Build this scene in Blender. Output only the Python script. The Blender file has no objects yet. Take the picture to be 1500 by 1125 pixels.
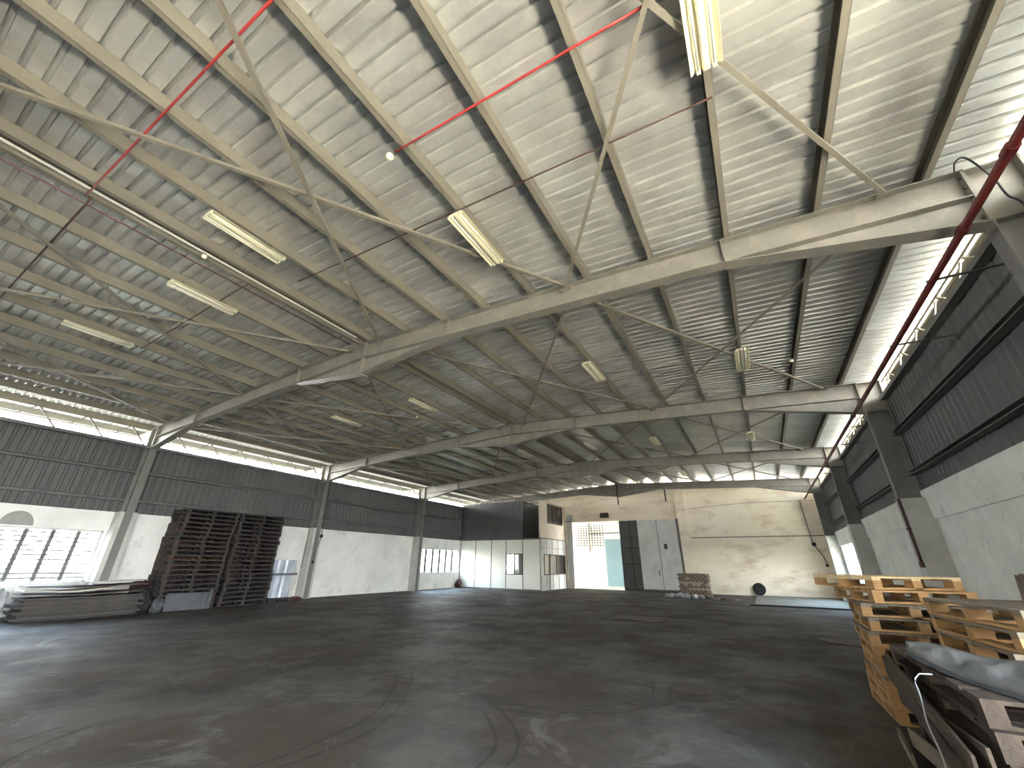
import bpy, bmesh, math, random
from mathutils import Vector, Matrix
random.seed(7)
S = bpy.context.scene
COL = S.collection

# ---------------------------------------------------------------- camera
CAM_F = 587.09                      # focal length in pixels of the 1500 px frame
cam_d = bpy.data.cameras.new('camera'); cam = bpy.data.objects.new('camera', cam_d); COL.objects.link(cam)
cam_d.sensor_width = 36.0; cam_d.lens = CAM_F / 1500 * 36.0; cam_d.clip_start = 0.05; cam_d.clip_end = 400
rt = Vector((0.86684431, 0.49847956, 0.00995318)); up = Vector((0.1955293, -0.35824926, 0.91292155)); fw = Vector((-0.45863845, 0.78941471, 0.4080137))
M = Matrix((rt, up, -fw)).transposed().to_4x4(); M.translation = (0, 0, 1.6)
cam.matrix_world = M
S.camera = cam

# ---------------------------------------------------------------- light
S.view_settings.view_transform = 'Standard'; S.view_settings.look = 'None'
S.view_settings.gamma = 1.0; S.view_settings.use_curve_mapping = False
S.view_settings.exposure = 4.28
S.cycles.use_denoising = True
S.cycles.max_bounces = 10; S.cycles.diffuse_bounces = 7; S.cycles.transparent_max_bounces = 12
S.cycles.sample_clamp_indirect = 6.0
w = bpy.data.worlds.new('sky'); S.world = w; w.use_nodes = True
nt = w.node_tree; nt.nodes.clear()
out = nt.nodes.new('ShaderNodeOutputWorld'); bg = nt.nodes.new('ShaderNodeBackground')
tc = nt.nodes.new('ShaderNodeTexCoord'); sx = nt.nodes.new('ShaderNodeSeparateXYZ'); cr = nt.nodes.new('ShaderNodeValToRGB')
nt.links.new(tc.outputs['Generated'], sx.inputs[0]); nt.links.new(sx.outputs['Z'], cr.inputs[0])
cr.color_ramp.elements[0].position = 0.0; cr.color_ramp.elements[0].color = (1.0, 0.99, 0.96, 1)
cr.color_ramp.elements[1].position = 0.55; cr.color_ramp.elements[1].color = (0.45, 0.66, 0.92, 1)
nt.links.new(cr.outputs[0], bg.inputs[0]); bg.inputs[1].default_value = 2.4
nt.links.new(bg.outputs[0], out.inputs[0])
sun_d = bpy.data.lights.new('sun', 'SUN'); sun_d.energy = 18.0; sun_d.angle = math.radians(0.6); sun_d.color = (1.0, 0.93, 0.82)
sun = bpy.data.objects.new('sun', sun_d); COL.objects.link(sun)
sd = Vector((0.10, -0.60, 1.0)).normalized()          # towards the sun
sun.rotation_euler = sd.to_track_quat('Z', 'Y').to_euler()

# ---------------------------------------------------------------- materials
def mat(name, c1, c2=None, scale=2.0, rough=0.7, metal=0.0, bump=0.0, stretch=(1, 1, 1), lo=0.35, hi=0.65,
        c3=None, scale3=0.5, amt3=0.6, bscale=None, detail=6.0, spec=0.4, rough2=None, lo3=0.5, hi3=0.62):
    m = bpy.data.materials.new(name); m.use_nodes = True
    n = m.node_tree.nodes; l = m.node_tree.links
    b = n['Principled BSDF']; b.inputs['Roughness'].default_value = rough; b.inputs['Metallic'].default_value = metal
    b.inputs['Specular IOR Level'].default_value = spec
    b.inputs['Base Color'].default_value = (*c1, 1)
    t = n.new('ShaderNodeTexCoord'); mp = n.new('ShaderNodeMapping'); mp.inputs['Scale'].default_value = stretch
    l.new(t.outputs['Object'], mp.inputs[0])
    if c2:
        no = n.new('ShaderNodeTexNoise'); no.inputs['Scale'].default_value = scale; no.inputs['Detail'].default_value = detail
        no.inputs['Roughness'].default_value = 0.62
        l.new(mp.outputs[0], no.inputs['Vector'])
        r = n.new('ShaderNodeValToRGB'); r.color_ramp.elements[0].position = lo; r.color_ramp.elements[1].position = hi
        r.color_ramp.elements[0].color = (*c1, 1); r.color_ramp.elements[1].color = (*c2, 1)
        l.new(no.outputs['Fac'], r.inputs[0]); last = r.outputs[0]
        if c3:
            n3 = n.new('ShaderNodeTexNoise'); n3.inputs['Scale'].default_value = scale3; n3.inputs['Detail'].default_value = 8; n3.inputs['Roughness'].default_value = 0.7
            l.new(mp.outputs[0], n3.inputs['Vector'])
            r3 = n.new('ShaderNodeMapRange'); r3.inputs[1].default_value = lo3; r3.inputs[2].default_value = hi3; r3.inputs[4].default_value = amt3
            l.new(n3.outputs['Fac'], r3.inputs[0])
            mx = n.new('ShaderNodeMix'); mx.data_type = 'RGBA'; l.new(r3.outputs[0], mx.inputs[0]); l.new(last, mx.inputs[6]); mx.inputs[7].default_value = (*c3, 1)
            last = mx.outputs[2]
        l.new(last, b.inputs['Base Color'])
        if rough2 is not None:
            rr = n.new('ShaderNodeMapRange'); rr.inputs[1].default_value = lo; rr.inputs[2].default_value = hi; rr.inputs[3].default_value = rough; rr.inputs[4].default_value = rough2
            l.new(no.outputs['Fac'], rr.inputs[0]); l.new(rr.outputs[0], b.inputs['Roughness'])
    if bump:
        nb = n.new('ShaderNodeTexNoise'); nb.inputs['Scale'].default_value = bscale or scale * 6; nb.inputs['Detail'].default_value = 5
        l.new(mp.outputs[0], nb.inputs['Vector']); bp = n.new('ShaderNodeBump'); bp.inputs['Strength'].default_value = bump; bp.inputs['Distance'].default_value = 0.02
        l.new(nb.outputs['Fac'], bp.inputs['Height']); l.new(bp.outputs[0], b.inputs['Normal'])
    return m

M_paint = mat('beige_steel_paint', (0.26, 0.235, 0.18), (0.21, 0.19, 0.145), 1.5, 0.5, 0.0, 0.05, c3=(0.40, 0.33, 0.25), scale3=6, amt3=0.35, lo3=0.56, hi3=0.7)
M_rafter = mat('rafter_paint', (0.235, 0.222, 0.185), (0.20, 0.188, 0.155), 1.0, 0.45, 0.0, 0.05, c3=(0.36, 0.31, 0.25), scale3=3, amt3=0.4)
M_column = mat('grey_column_paint', (0.20, 0.195, 0.175), (0.155, 0.15, 0.135), 2, 0.55)
M_sheet = mat('roof_sheet', (0.60, 0.60, 0.55), (0.48, 0.48, 0.44), 0.8, 0.36, 0.35, 0.0, stretch=(1, 1.4, 1), lo=0.36, hi=0.66, c3=(0.36, 0.34, 0.32), scale3=0.9, amt3=0.5, detail=2, lo3=0.48, hi3=0.6)
M_clad = mat('grey_cladding', (0.115, 0.117, 0.113), (0.092, 0.094, 0.09), 0.8, 0.6, 0.1, stretch=(1, 1, 0.4))
M_clad_dark = mat('charcoal_cladding', (0.10, 0.10, 0.098), (0.075, 0.075, 0.072), 0.8, 0.5, 0.1, stretch=(1, 1, 0.3))
M_girt = mat('girt_grey', (0.15, 0.15, 0.142), (0.12, 0.12, 0.114), 2, 0.5)
M_plaster = mat('stained_white_plaster', (0.80, 0.80, 0.76), (0.66, 0.66, 0.62), 0.9, 0.85, 0, 0.15, lo=0.42, hi=0.72, c3=(0.40, 0.38, 0.34), scale3=1.4, amt3=0.5, lo3=0.56, hi3=0.72)
M_plaster_dim = mat('dimmed_plaster', (0.74, 0.74, 0.68), (0.62, 0.62, 0.565), 1.2, 0.85, 0, 0.25, lo=0.4, hi=0.68, c3=(0.33, 0.33, 0.30), scale3=2.2, amt3=0.5, lo3=0.54, hi3=0.7)  # white plaster greyed for the weaker light on the right wall, plus stains
M_plaster_far = mat('cream_plaster', (0.90, 0.81, 0.66), (0.80, 0.69, 0.53), 0.5, 0.85, 0, 0.15, stretch=(0.6, 1, 1.6), lo=0.4, hi=0.7, c3=(0.52, 0.38, 0.25), scale3=0.8, amt3=0.65, lo3=0.5, hi3=0.66)
M_pier = mat('pier_plaster', (0.52, 0.51, 0.47), (0.42, 0.41, 0.38), 1.5, 0.85, 0, 0.1)
M_panel = mat('office_panel_white', (0.74, 0.73, 0.66), (0.66, 0.63, 0.54), 0.5, 0.55, 0, 0, lo=0.4, hi=0.7)
M_panel_up = mat('office_panel_beige', (0.62, 0.55, 0.44), (0.54, 0.47, 0.37), 0.8, 0.6)
M_panel_side = mat('office_panel_grey', (0.62, 0.61, 0.57), (0.52, 0.51, 0.47), 1.2, 0.6, c3=(0.35, 0.33, 0.30), scale3=3, amt3=0.4)
M_dark = mat('dark_frame', (0.045, 0.042, 0.038), (0.03, 0.028, 0.026), 3, 0.5)
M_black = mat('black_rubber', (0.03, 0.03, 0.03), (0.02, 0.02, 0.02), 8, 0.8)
M_batten = mat('brown_batten', (0.16, 0.14, 0.115), (0.11, 0.095, 0.08), 4, 0.6)
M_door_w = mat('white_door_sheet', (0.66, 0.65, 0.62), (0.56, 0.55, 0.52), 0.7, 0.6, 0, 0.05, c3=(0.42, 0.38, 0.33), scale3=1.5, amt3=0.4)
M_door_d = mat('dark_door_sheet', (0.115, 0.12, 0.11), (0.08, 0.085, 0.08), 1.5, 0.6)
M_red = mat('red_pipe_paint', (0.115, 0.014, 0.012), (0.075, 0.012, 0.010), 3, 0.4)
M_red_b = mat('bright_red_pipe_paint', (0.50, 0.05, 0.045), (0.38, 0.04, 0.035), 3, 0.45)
M_rust = mat('brown_conduit', (0.10, 0.055, 0.042), (0.07, 0.04, 0.03), 5, 0.6)
M_rusty = mat('rusty_steel', (0.11, 0.05, 0.035), (0.06, 0.035, 0.03), 5, 0.7)
M_cream = mat('cream_enamel', (0.86, 0.81, 0.58), (0.80, 0.74, 0.52), 3, 0.35)
M_tube = mat('white_tube', (0.85, 0.84, 0.72), None, 1, 0.25)
M_wood = mat('fresh_pallet_wood', (0.47, 0.27, 0.105), (0.33, 0.18, 0.068), 3, 0.7, 0, 0.2, stretch=(1, 1, 4), c3=(0.30, 0.19, 0.10), scale3=7, amt3=0.5)
M_wood_t = mat('pale_pallet_wood', (0.66, 0.50, 0.29), (0.56, 0.40, 0.21), 3, 0.7, 0, 0.2, stretch=(1, 1, 4))
M_wood_g = mat('greyed_wood', (0.23, 0.185, 0.13), (0.14, 0.11, 0.075), 4, 0.8, 0, 0.3, stretch=(5, 0.8, 3), c3=(0.20, 0.15, 0.11), scale3=5, amt3=0.5)
M_wood_o = mat('old_brown_wood', (0.060, 0.040, 0.025), (0.030, 0.021, 0.014), 3, 0.8, 0, 0.3, stretch=(4, 0.8, 3), c3=(0.09, 0.06, 0.04), scale3=4, amt3=0.6)
M_wood_d = mat('dark_stack_wood', (0.050, 0.042, 0.038), (0.030, 0.026, 0.024), 3, 0.8, 0, 0.2)
M_wood_b = mat('brown_stack_wood', (0.075, 0.046, 0.030), (0.045, 0.030, 0.021), 3, 0.8, 0, 0.2)
M_cream_wood = mat('pale_plank_end', (0.58, 0.48, 0.34), None, 3, 0.8)
M_card = mat('grey_brown_sheet', (0.09, 0.08, 0.072), (0.06, 0.053, 0.048), 2, 0.8, 0, 0.1)
M_card_g = mat('dark_grey_sheet', (0.055, 0.052, 0.05), (0.035, 0.033, 0.031), 2, 0.85)
M_card_l = mat('pale_sheet', (0.52, 0.49, 0.41), (0.42, 0.39, 0.33), 2, 0.8, 0, 0.1)
M_plastic = mat('white_plastic_film', (0.45, 0.46, 0.46), (0.30, 0.31, 0.32), 3, 0.4, 0, 0.2, spec=0.6)
M_tarp = mat('grey_white_sheeting', (0.14, 0.137, 0.125), (0.085, 0.083, 0.076), 2.0, 0.45, 0, 0.15, stretch=(3, 0.6, 1), c3=(0.22, 0.215, 0.20), scale3=2, amt3=0.5)
M_galv = mat('galvanised_sheet', (0.11, 0.118, 0.122), (0.075, 0.08, 0.085), 3, 0.4, 0.3)
M_wrap = mat('bluish_wrap', (0.50, 0.55, 0.62), (0.36, 0.40, 0.47), 2, 0.22, 0, 0.2, spec=0.7)
M_strap_d = mat('dark_strap', (0.10, 0.10, 0.11), None, 1, 0.5)
M_redp = mat('dark_red_plastic', (0.085, 0.022, 0.022), (0.06, 0.018, 0.018), 4, 0.5)
M_brick = mat('brown_brick', (0.19, 0.135, 0.095), (0.13, 0.09, 0.068), 3, 0.85, 0, 0.2, c3=(0.34, 0.29, 0.23), scale3=2.5, amt3=0.5, lo3=0.55, hi3=0.6)
M_cardb = mat('flattened_cardboard', (0.17, 0.14, 0.11), (0.12, 0.10, 0.08), 3, 0.85)
M_slab = mat('pale_slab', (0.27, 0.25, 0.215), (0.21, 0.195, 0.165), 1, 0.9, spec=0.1)
M_ext = mat('yard_concrete', (0.62, 0.57, 0.48), (0.54, 0.50, 0.42), 0.3, 0.9)
M_bounce_strip = mat('bounce_strip_ground', (0.13, 0.125, 0.105), (0.10, 0.095, 0.08), 0.4, 0.9)  # unseen ground strip, added to bounce light onto the left overhang
M_shade_ground = mat('painted_shade_ground', (0.05, 0.05, 0.045), (0.035, 0.035, 0.03), 0.8, 0.95)  # shade on the outer ground put into its colour, limits bounced light
M_yardwall = mat('yard_wall_paint', (0.80, 0.76, 0.66), (0.68, 0.64, 0.55), 0.8, 0.85, c3=(0.5, 0.46, 0.38), scale3=1.2, amt3=0.35)
M_blue = mat('pale_blue_panel', (0.17, 0.26, 0.29), (0.15, 0.235, 0.26), 1, 0.6)
M_patch = mat('bare_cement', (0.36, 0.35, 0.33), (0.30, 0.29, 0.27), 4, 0.9)
M_blackw = mat('cable_black', (0.03, 0.028, 0.025), None, 1, 0.6)
M_bulb = mat('bulb_white', (0.85, 0.80, 0.62), None, 1, 0.3)

def glass(name, tint=(0.9, 0.95, 0.95), fac=0.12, rough=0.1):
    m = bpy.data.materials.new(name); m.use_nodes = True; n = m.node_tree.nodes; l = m.node_tree.links; n.clear()
    o = n.new('ShaderNodeOutputMaterial'); mx = n.new('ShaderNodeMixShader'); tr = n.new('ShaderNodeBsdfTransparent'); g = n.new('ShaderNodeBsdfGlossy')
    tr.inputs[0].default_value = (*tint, 1); g.inputs['Roughness'].default_value = rough; g.inputs[0].default_value = (0.9, 0.9, 0.9, 1)
    mx.inputs[0].default_value = fac; l.new(tr.outputs[0], mx.inputs[1]); l.new(g.outputs[0], mx.inputs[2]); l.new(mx.outputs[0], o.inputs[0])
    return m
M_glass = glass('louvre_glass'); M_glass_d = glass('dusty_glass', (0.20, 0.21, 0.20), 0.22, 0.2)

def floor_material():
    m = mat('worn_concrete_floor', (0.090, 0.083, 0.072), (0.038, 0.035, 0.030), 0.6, 0.62, 0, 0.2, lo=0.40, hi=0.60,
            c3=(0.055, 0.038, 0.027), scale3=0.55, amt3=0.9, bscale=9, detail=12, rough2=0.78, spec=0.32, lo3=0.47, hi3=0.58)
    n = m.node_tree.nodes; l = m.node_tree.links; b = n['Principled BSDF']
    src = b.inputs['Base Color'].links[0].from_socket
    tcn = [x for x in n if x.type == 'TEX_COORD'][0]
    def math_(op, a, bb=None, cl=False):
        q = n.new('ShaderNodeMath'); q.operation = op; q.use_clamp = cl
        for i, v in enumerate((a, bb)):
            if v is None: continue
            if isinstance(v, (int, float)): q.inputs[i].default_value = v
            else: l.new(v, q.inputs[i])
        return q.outputs[0]
    wn = n.new('ShaderNodeTexNoise'); wn.inputs['Scale'].default_value = 0.35; l.new(tcn.outputs['Object'], wn.inputs['Vector'])
    wsc = n.new('ShaderNodeVectorMath'); wsc.operation = 'SCALE'; wsc.inputs[3].default_value = 0.8; l.new(wn.outputs['Color'], wsc.inputs[0])
    wad = n.new('ShaderNodeVectorMath'); wad.operation = 'ADD'; l.new(tcn.outputs['Object'], wad.inputs[0]); l.new(wsc.outputs[0], wad.inputs[1])
    tot = None
    arcs = [(-4.6, 3.3, 2.1), (-4.6, 3.3, 2.35), (-7.5, 3.0, 3.4), (-7.5, 3.0, 3.62), (-3.2, 6.9, 1.5), (-3.2, 6.9, 1.72), (-6.6, 6.2, 1.6), (-10.5, 4.0, 3.6), (-10.5, 4.0, 3.85), (-1.0, 9.5, 2.6)]
    for (x, y, r) in arcs:
        d = n.new('ShaderNodeVectorMath'); d.operation = 'DISTANCE'; l.new(wad.outputs[0], d.inputs[0]); d.inputs[1].default_value = (x + 0.4, y + 0.4, 0.4)
        q = math_('SUBTRACT', d.outputs['Value'], r); q = math_('ABSOLUTE', q); q = math_('MULTIPLY', q, 1 / 0.035); q = math_('SUBTRACT', 1.0, q, True)
        tot = q if tot is None else math_('MAXIMUM', tot, q)
    mk = n.new('ShaderNodeTexNoise'); mk.inputs['Scale'].default_value = 0.55; mk.inputs['Detail'].default_value = 4; l.new(tcn.outputs['Object'], mk.inputs['Vector'])
    mr = n.new('ShaderNodeMapRange'); mr.inputs[1].default_value = 0.42; mr.inputs[2].default_value = 0.52; mr.inputs[4].default_value = 0.85; l.new(mk.outputs['Fac'], mr.inputs[0])
    tot = math_('MULTIPLY', tot, mr.outputs[0])
    mx = n.new('ShaderNodeMix'); mx.data_type = 'RGBA'; l.new(tot, mx.inputs[0]); l.new(src, mx.inputs[6]); mx.inputs[7].default_value = (0.018, 0.016, 0.014, 1)
    # pale dusty sweeps
    dn = n.new('ShaderNodeTexNoise'); dn.inputs['Scale'].default_value = 0.8; dn.inputs['Detail'].default_value = 10; dn.inputs['Roughness'].default_value = 0.75; dn.inputs['Distortion'].default_value = 1.2
    l.new(tcn.outputs['Object'], dn.inputs['Vector'])
    dr = n.new('ShaderNodeMapRange'); dr.inputs[1].default_value = 0.54; dr.inputs[2].default_value = 0.63; dr.inputs[4].default_value = 0.8; l.new(dn.outputs['Fac'], dr.inputs[0])
    mx2 = n.new('ShaderNodeMix'); mx2.data_type = 'RGBA'; l.new(dr.outputs[0], mx2.inputs[0]); l.new(mx.outputs[2], mx2.inputs[6]); mx2.inputs[7].default_value = (0.125, 0.117, 0.102, 1)
    l.new(mx2.outputs[2], b.inputs['Base Color'])
    return m
M_floor = floor_material()

# ---------------------------------------------------------------- mesh helpers
class MB:
    def __init__(self): self.v = []; self.f = []
    def add(self, vs, fs):
        o = len(self.v); self.v += [tuple(p) for p in vs]; self.f += [tuple(i + o for i in f) for f in fs]; return self
    def box(self, x0, x1, y0, y1, z0, z1):
        vs = [(x0, y0, z0), (x1, y0, z0), (x1, y1, z0), (x0, y1, z0), (x0, y0, z1), (x1, y0, z1), (x1, y1, z1), (x0, y1, z1)]
        return self.add(vs, [(0, 3, 2, 1), (4, 5, 6, 7), (0, 1, 5, 4), (1, 2, 6, 5), (2, 3, 7, 6), (3, 0, 4, 7)])
    def prism(self, pts, a0, a1, axis='Y'):
        """polygon pts extruded along axis; pts are (x,z) for Y, (y,z) for X, (x,y) for Z"""
        n = len(pts)
        def mk(p, a):
            return (p[0], a, p[1]) if axis == 'Y' else ((a, p[0], p[1]) if axis == 'X' else (p[0], p[1], a))
        vs = [mk(p, a0) for p in pts] + [mk(p, a1) for p in pts]
        fs = [tuple(range(n)), tuple(range(2 * n - 1, n - 1, -1))] + [(i, i + n, (i + 1) % n + n, (i + 1) % n) for i in range(n)]
        return self.add(vs, fs)
    def strip(self, pts, th, a0, a1, axis='Y'):
        """open polyline given thickness th downwards (second coordinate)"""
        n = len(pts)
        def mk(p, a, d=0.0):
            return (p[0], a, p[1] - d) if axis == 'Y' else (a, p[0], p[1] - d)
        for i in range(n - 1):
            p, q = pts[i], pts[i + 1]
            vs = [mk(p, a0), mk(q, a0), mk(q, a0, th), mk(p, a0, th), mk(p, a1), mk(q, a1), mk(q, a1, th), mk(p, a1, th)]
            self.add(vs, [(0, 1, 2, 3), (7, 6, 5, 4), (0, 4, 5, 1), (1, 5, 6, 2), (2, 6, 7, 3), (3, 7, 4, 0)])
        return self
    def bar(self, a, b, w, h, upv=(0, 0, 1)):
        a, b = Vector(a), Vector(b); d = (b - a).normalized(); u = Vector(upv)
        s = d.cross(u)
        if s.length < 1e-4: s = d.cross(Vector((1, 0, 0)))
        s.normalize(); u = s.cross(d).normalized()
        vs = []
        for p in (a, b):
            for (i, j) in ((-1, -1), (1, -1), (1, 1), (-1, 1)): vs.append(p + s * i * w / 2 + u * j * h / 2)
        return self.add(vs, [(0, 1, 2, 3), (7, 6, 5, 4), (0, 4, 5, 1), (1, 5, 6, 2), (2, 6, 7, 3), (3, 7, 4, 0)])
    def tube(self, pts, r, n=8):
        pts = [Vector(p) for p in pts]; rings = []; o = len(self.v)
        for i, p in enumerate(pts):
            d = (pts[min(i + 1, len(pts) - 1)] - pts[max(i - 1, 0)]).normalized()
            a = Vector((0, 0, 1)) if abs(d.z) < 0.9 else Vector((1, 0, 0))
            s = d.cross(a).normalized(); u = s.cross(d)
            rr = r[i] if isinstance(r, (list, tuple)) else r
            for k in range(n):
                t = 2 * math.pi * k / n; self.v.append(tuple(p + s * math.cos(t) * rr + u * math.sin(t) * rr))
        for i in range(len(pts) - 1):
            for k in range(n):
                self.f.append((o + i * n + k, o + i * n + (k + 1) % n, o + (i + 1) * n + (k + 1) % n, o + (i + 1) * n + k))
        self.f.append(tuple(o + k for k in range(n - 1, -1, -1))); e = o + (len(pts) - 1) * n
        self.f.append(tuple(e + k for k in range(n)))
        return self
    def lathe(self, prof, c=(0, 0, 0), n=20, axis='Z'):
        o = len(self.v)
        for (r, h) in prof:
            for k in range(n):
                t = 2 * math.pi * k / n; a, b = r * math.cos(t), r * math.sin(t)
                self.v.append((c[0] + a, c[1] + b, c[2] + h) if axis == 'Z' else ((c[0] + a, c[1] + h, c[2] + b) if axis == 'Y' else (c[0] + h, c[1] + a, c[2] + b)))
        for i in range(len(prof) - 1):
            for k in range(n): self.f.append((o + i * n + k, o + i * n + (k + 1) % n, o + (i + 1) * n + (k + 1) % n, o + (i + 1) * n + k))
        return self
    def grid(self, fn, nu, nv, th=0.0):
        """surface fn(u,v)->xyz, optional thickness downwards"""
        o = len(self.v)
        for j in range(nv + 1):
            for i in range(nu + 1): self.v.append(tuple(fn(i / nu, j / nv)))
        W = nu + 1
        for j in range(nv):
            for i in range(nu): self.f.append((o + j * W + i, o + j * W + i + 1, o + (j + 1) * W + i + 1, o + (j + 1) * W + i))
        if th:
            k = (nu + 1) * (nv + 1)
            self.v += [(x, y, z - th) for (x, y, z) in self.v[o:o + k]]
            self.f += [tuple(q + k for q in reversed(f)) for f in self.f[-nu * nv:]]
            rim = [o + i for i in range(W)] + [o + j * W + nu for j in range(1, nv + 1)] + [o + nv * W + i for i in range(nu - 1, -1, -1)] + [o + j * W for j in range(nv - 1, 0, -1)]
            for a, b in zip(rim, rim[1:] + rim[:1]): self.f.append((a, a + k, b + k, b))
        return self
    def build(self, name, m, parent=None, smooth=False, bevel=0.0):
        off = Vector(parent['_o']) if parent is not None and '_o' in parent else Vector((0, 0, 0))
        me = bpy.data.meshes.new(name)
        me.from_pydata([tuple(Vector(v) - off) for v in self.v], [], self.f); me.update()
        bm = bmesh.new(); bm.from_mesh(me); bmesh.ops.recalc_face_normals(bm, faces=bm.faces); bm.to_mesh(me); bm.free()
        if smooth:
            for p in me.polygons: p.use_smooth = True
        me.materials.append(m)
        o = bpy.data.objects.new(name, me); COL.objects.link(o)
        if parent is not None: o.parent = parent
        if parent is not None and '_o' in parent: o['_o'] = (0.0, 0.0, 0.0) if False else tuple(off)
        if bevel:
            b = o.modifiers.new('bevel', 'BEVEL'); b.width = bevel; b.segments = 2
        return o

def tag(o, label=None, cat=None, group=None, kind=None):
    if label: o['label'] = label
    if cat: o['category'] = cat
    if group: o['group'] = group
    if kind: o['kind'] = kind
    return o
def thing(name, label, cat, loc=(0, 0, 0), group=None, kind=None):
    o = bpy.data.objects.new(name, None); o.empty_display_size = 0.1; COL.objects.link(o); o.location = loc; o['_o'] = tuple(float(c) for c in loc)
    return tag(o, label, cat, group, kind)
def copy_tree(src, parent=None):
    c = src.copy(); COL.objects.link(c)
    if parent is not None: c.parent = parent
    for ch in [x for x in list(src.children)]: copy_tree(ch, c)
    return c
ORD = ['first', 'second', 'third', 'fourth', 'fifth', 'sixth', 'seventh', 'eighth', 'ninth', 'tenth', 'eleventh', 'twelfth', 'thirteenth',
       'fourteenth', 'fifteenth', 'sixteenth', 'seventeenth', 'eighteenth', 'nineteenth', 'twentieth', 'twenty-first', 'twenty-second']

# ---------------------------------------------------------------- dimensions
XL, XR = -19.17, 3.60            # wall inner faces
CL, CR = -18.68, 3.11            # column inner faces
XM = -7.75
Y1, BAY = 5.83, 7.447
YF, YB = 30.0, -10.5
FY = [Y1 - BAY + 0.11, Y1 + 0.11, Y1 + BAY + 0.11, Y1 + 2 * BAY + 0.11, Y1 + 3 * BAY + 0.11]   # frame centre lines
def ztop(x): return 6.72 - abs(x - XM) * (0.54 / 10.86)       # rafter top = purlin underside
HCL, HCR = 3.08, 3.27
HGL, HGR = 2.44, 2.61
GTL, GTR = 5.46, 5.67

# ---------------------------------------------------------------- ground and floor
MB().box(-90, -23.4, -70, 110, -0.30, -0.07).build('left_shade_ground', M_shade_ground)['kind'] = 'structure'
MB().box(5.7, 80, -70, 110, -0.30, -0.07).build('right_shade_ground', M_shade_ground)['kind'] = 'structure'
MB().box(XL - 0.3, 5.7, -70, 110, -0.30, -0.06).build('yard_ground', M_ext)['kind'] = 'structure'
MB().box(-23.4, XL - 0.3, -70, 110, -0.30, -0.065).build('left_bounce_strip', M_bounce_strip)['kind'] = 'structure'
MB().box(XL - 0.3, XR + 0.3, YB - 0.3, YF + 0.3, -0.05, 0.0).build('floor', M_floor)['kind'] = 'structure'
tag(MB().box(-0.75, XR - 0.02, 22.75, YF - 0.02, 0.001, 0.035).build('raised_floor_slab', M_slab), 'pale thin concrete slab raised along the far right corner of the floor', 'floor slab')
tag(MB().box(-0.9, 3.0, 22.60, 22.70, 0.0, 0.06).build('floor_rail', M_dark), 'long dark steel rail lying along the edge of the pale floor slab', 'rail')

# ---------------------------------------------------------------- walls
def wall_y(mb, x0, x1, ya, yb, z0, z1, holes):
    """wall in the YZ plane with rectangular holes (y0,y1,z0,z1)"""
    ys = sorted({ya, yb} | {h[0] for h in holes} | {h[1] for h in holes})
    for a, b in zip(ys, ys[1:]):
        hs = sorted([(h[2], h[3]) for h in holes if h[0] <= a + 1e-6 and h[1] >= b - 1e-6])
        z = z0
        for (p, q) in hs:
            if p > z: mb.box(x0, x1, a, b, z, p)
            z = q
        if z < z1: mb.box(x0, x1, a, b, z, z1)
    return mb
def wall_x(mb, y0, y1, xa, xb, z0, z1, holes):
    xs = sorted({xa, xb} | {h[0] for h in holes} | {h[1] for h in holes})
    for a, b in zip(xs, xs[1:]):
        hs = sorted([(h[2], h[3]) for h in holes if h[0] <= a + 1e-6 and h[1] >= b - 1e-6])
        z = z0
        for (p, q) in hs:
            if p > z: mb.box(a, b, y0, y1, z, p)
            z = q
        if z < z1: mb.box(a, b, y0, y1, z, z1)
    return mb
W1 = (1.1, 5.62, 0.92, 2.46); W2 = (21.3, 25.55, 0.96, 2.42); W3 = (22.5, 27.7, 0.95, 2.56)
wl = wall_y(MB(), XL - 0.15, XL, YB, YF, 0, HGL, [W1[:3] + (HGL,), W2])
wl = wall_y(wl, XL - 0.15, XL + 0.03, YB, YF, HGL, HCL, [(W1[0], W1[1], HGL, W1[3])])
wl = wl.build('wall_left', M_plaster); wl['kind'] = 'structure'
DOORR = (-9.5, 2.3, 0.0, 4.4)
wr = wall_y(MB(), XR, XR + 0.15, YB, YF, 0, HGR, [W3, (DOORR[0], DOORR[1], 0, HGR)])
wr = wall_y(wr, XR - 0.04, XR + 0.15, YB, YF, HGR, HCR, [(DOORR[0], DOORR[1], HGR, HCR)])
wr = wr.build('wall_right', M_plaster_dim); wr['kind'] = 'structure'
# bare cement patch above the left window
pts = [(3.55 + 0.36 * math.cos(t), 2.50 + 0.40 * math.sin(t)) for t in [i * math.pi / 16 for i in range(17)]]
MB().prism(pts, XL + 0.03, XL + 0.036, 'X').build('cement_patch', M_patch, wl)

def corr_y(mb, x, ya, yb, z0, z1, period=0.2, depth=0.035, sgn=1, holes=()):
    """vertical-ribbed sheet in the YZ plane"""
    y = ya
    prof = []
    while y < yb:
        prof += [(x, y), (x, min(y + period * 0.55, yb)), (x + sgn * depth, min(y + period * 0.68, yb)), (x + sgn * depth, min(y + period * 0.87, yb))]
        y += period
    prof.append((x, yb))
    for p, q in zip(prof, prof[1:]):
        if q[1] - p[1] < 1e-5: continue
        lo = z0
        for h in holes:
            if h[0] <= (p[1] + q[1]) / 2 <= h[1]: lo = h[2]
        t = 0.003
        mb.prism([(p[0], p[1]), (q[0], q[1]), (q[0] + t, q[1]), (p[0] + t, p[1])], lo, z1, 'Z')
    return mb
corr_y(MB(), XL - 0.02, YB, YF, HCL, GTL, sgn=-1, period=0.24).build('wall_left_cladding', M_clad)['kind'] = 'structure'
corr_y(MB(), XR + 0.02, YB, YF, HCR, GTR, sgn=1, period=0.24, depth=0.018, holes=[(DOORR[0], DOORR[1], DOORR[3])]).build('wall_right_cladding', M_clad)['kind'] = 'structure'

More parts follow.
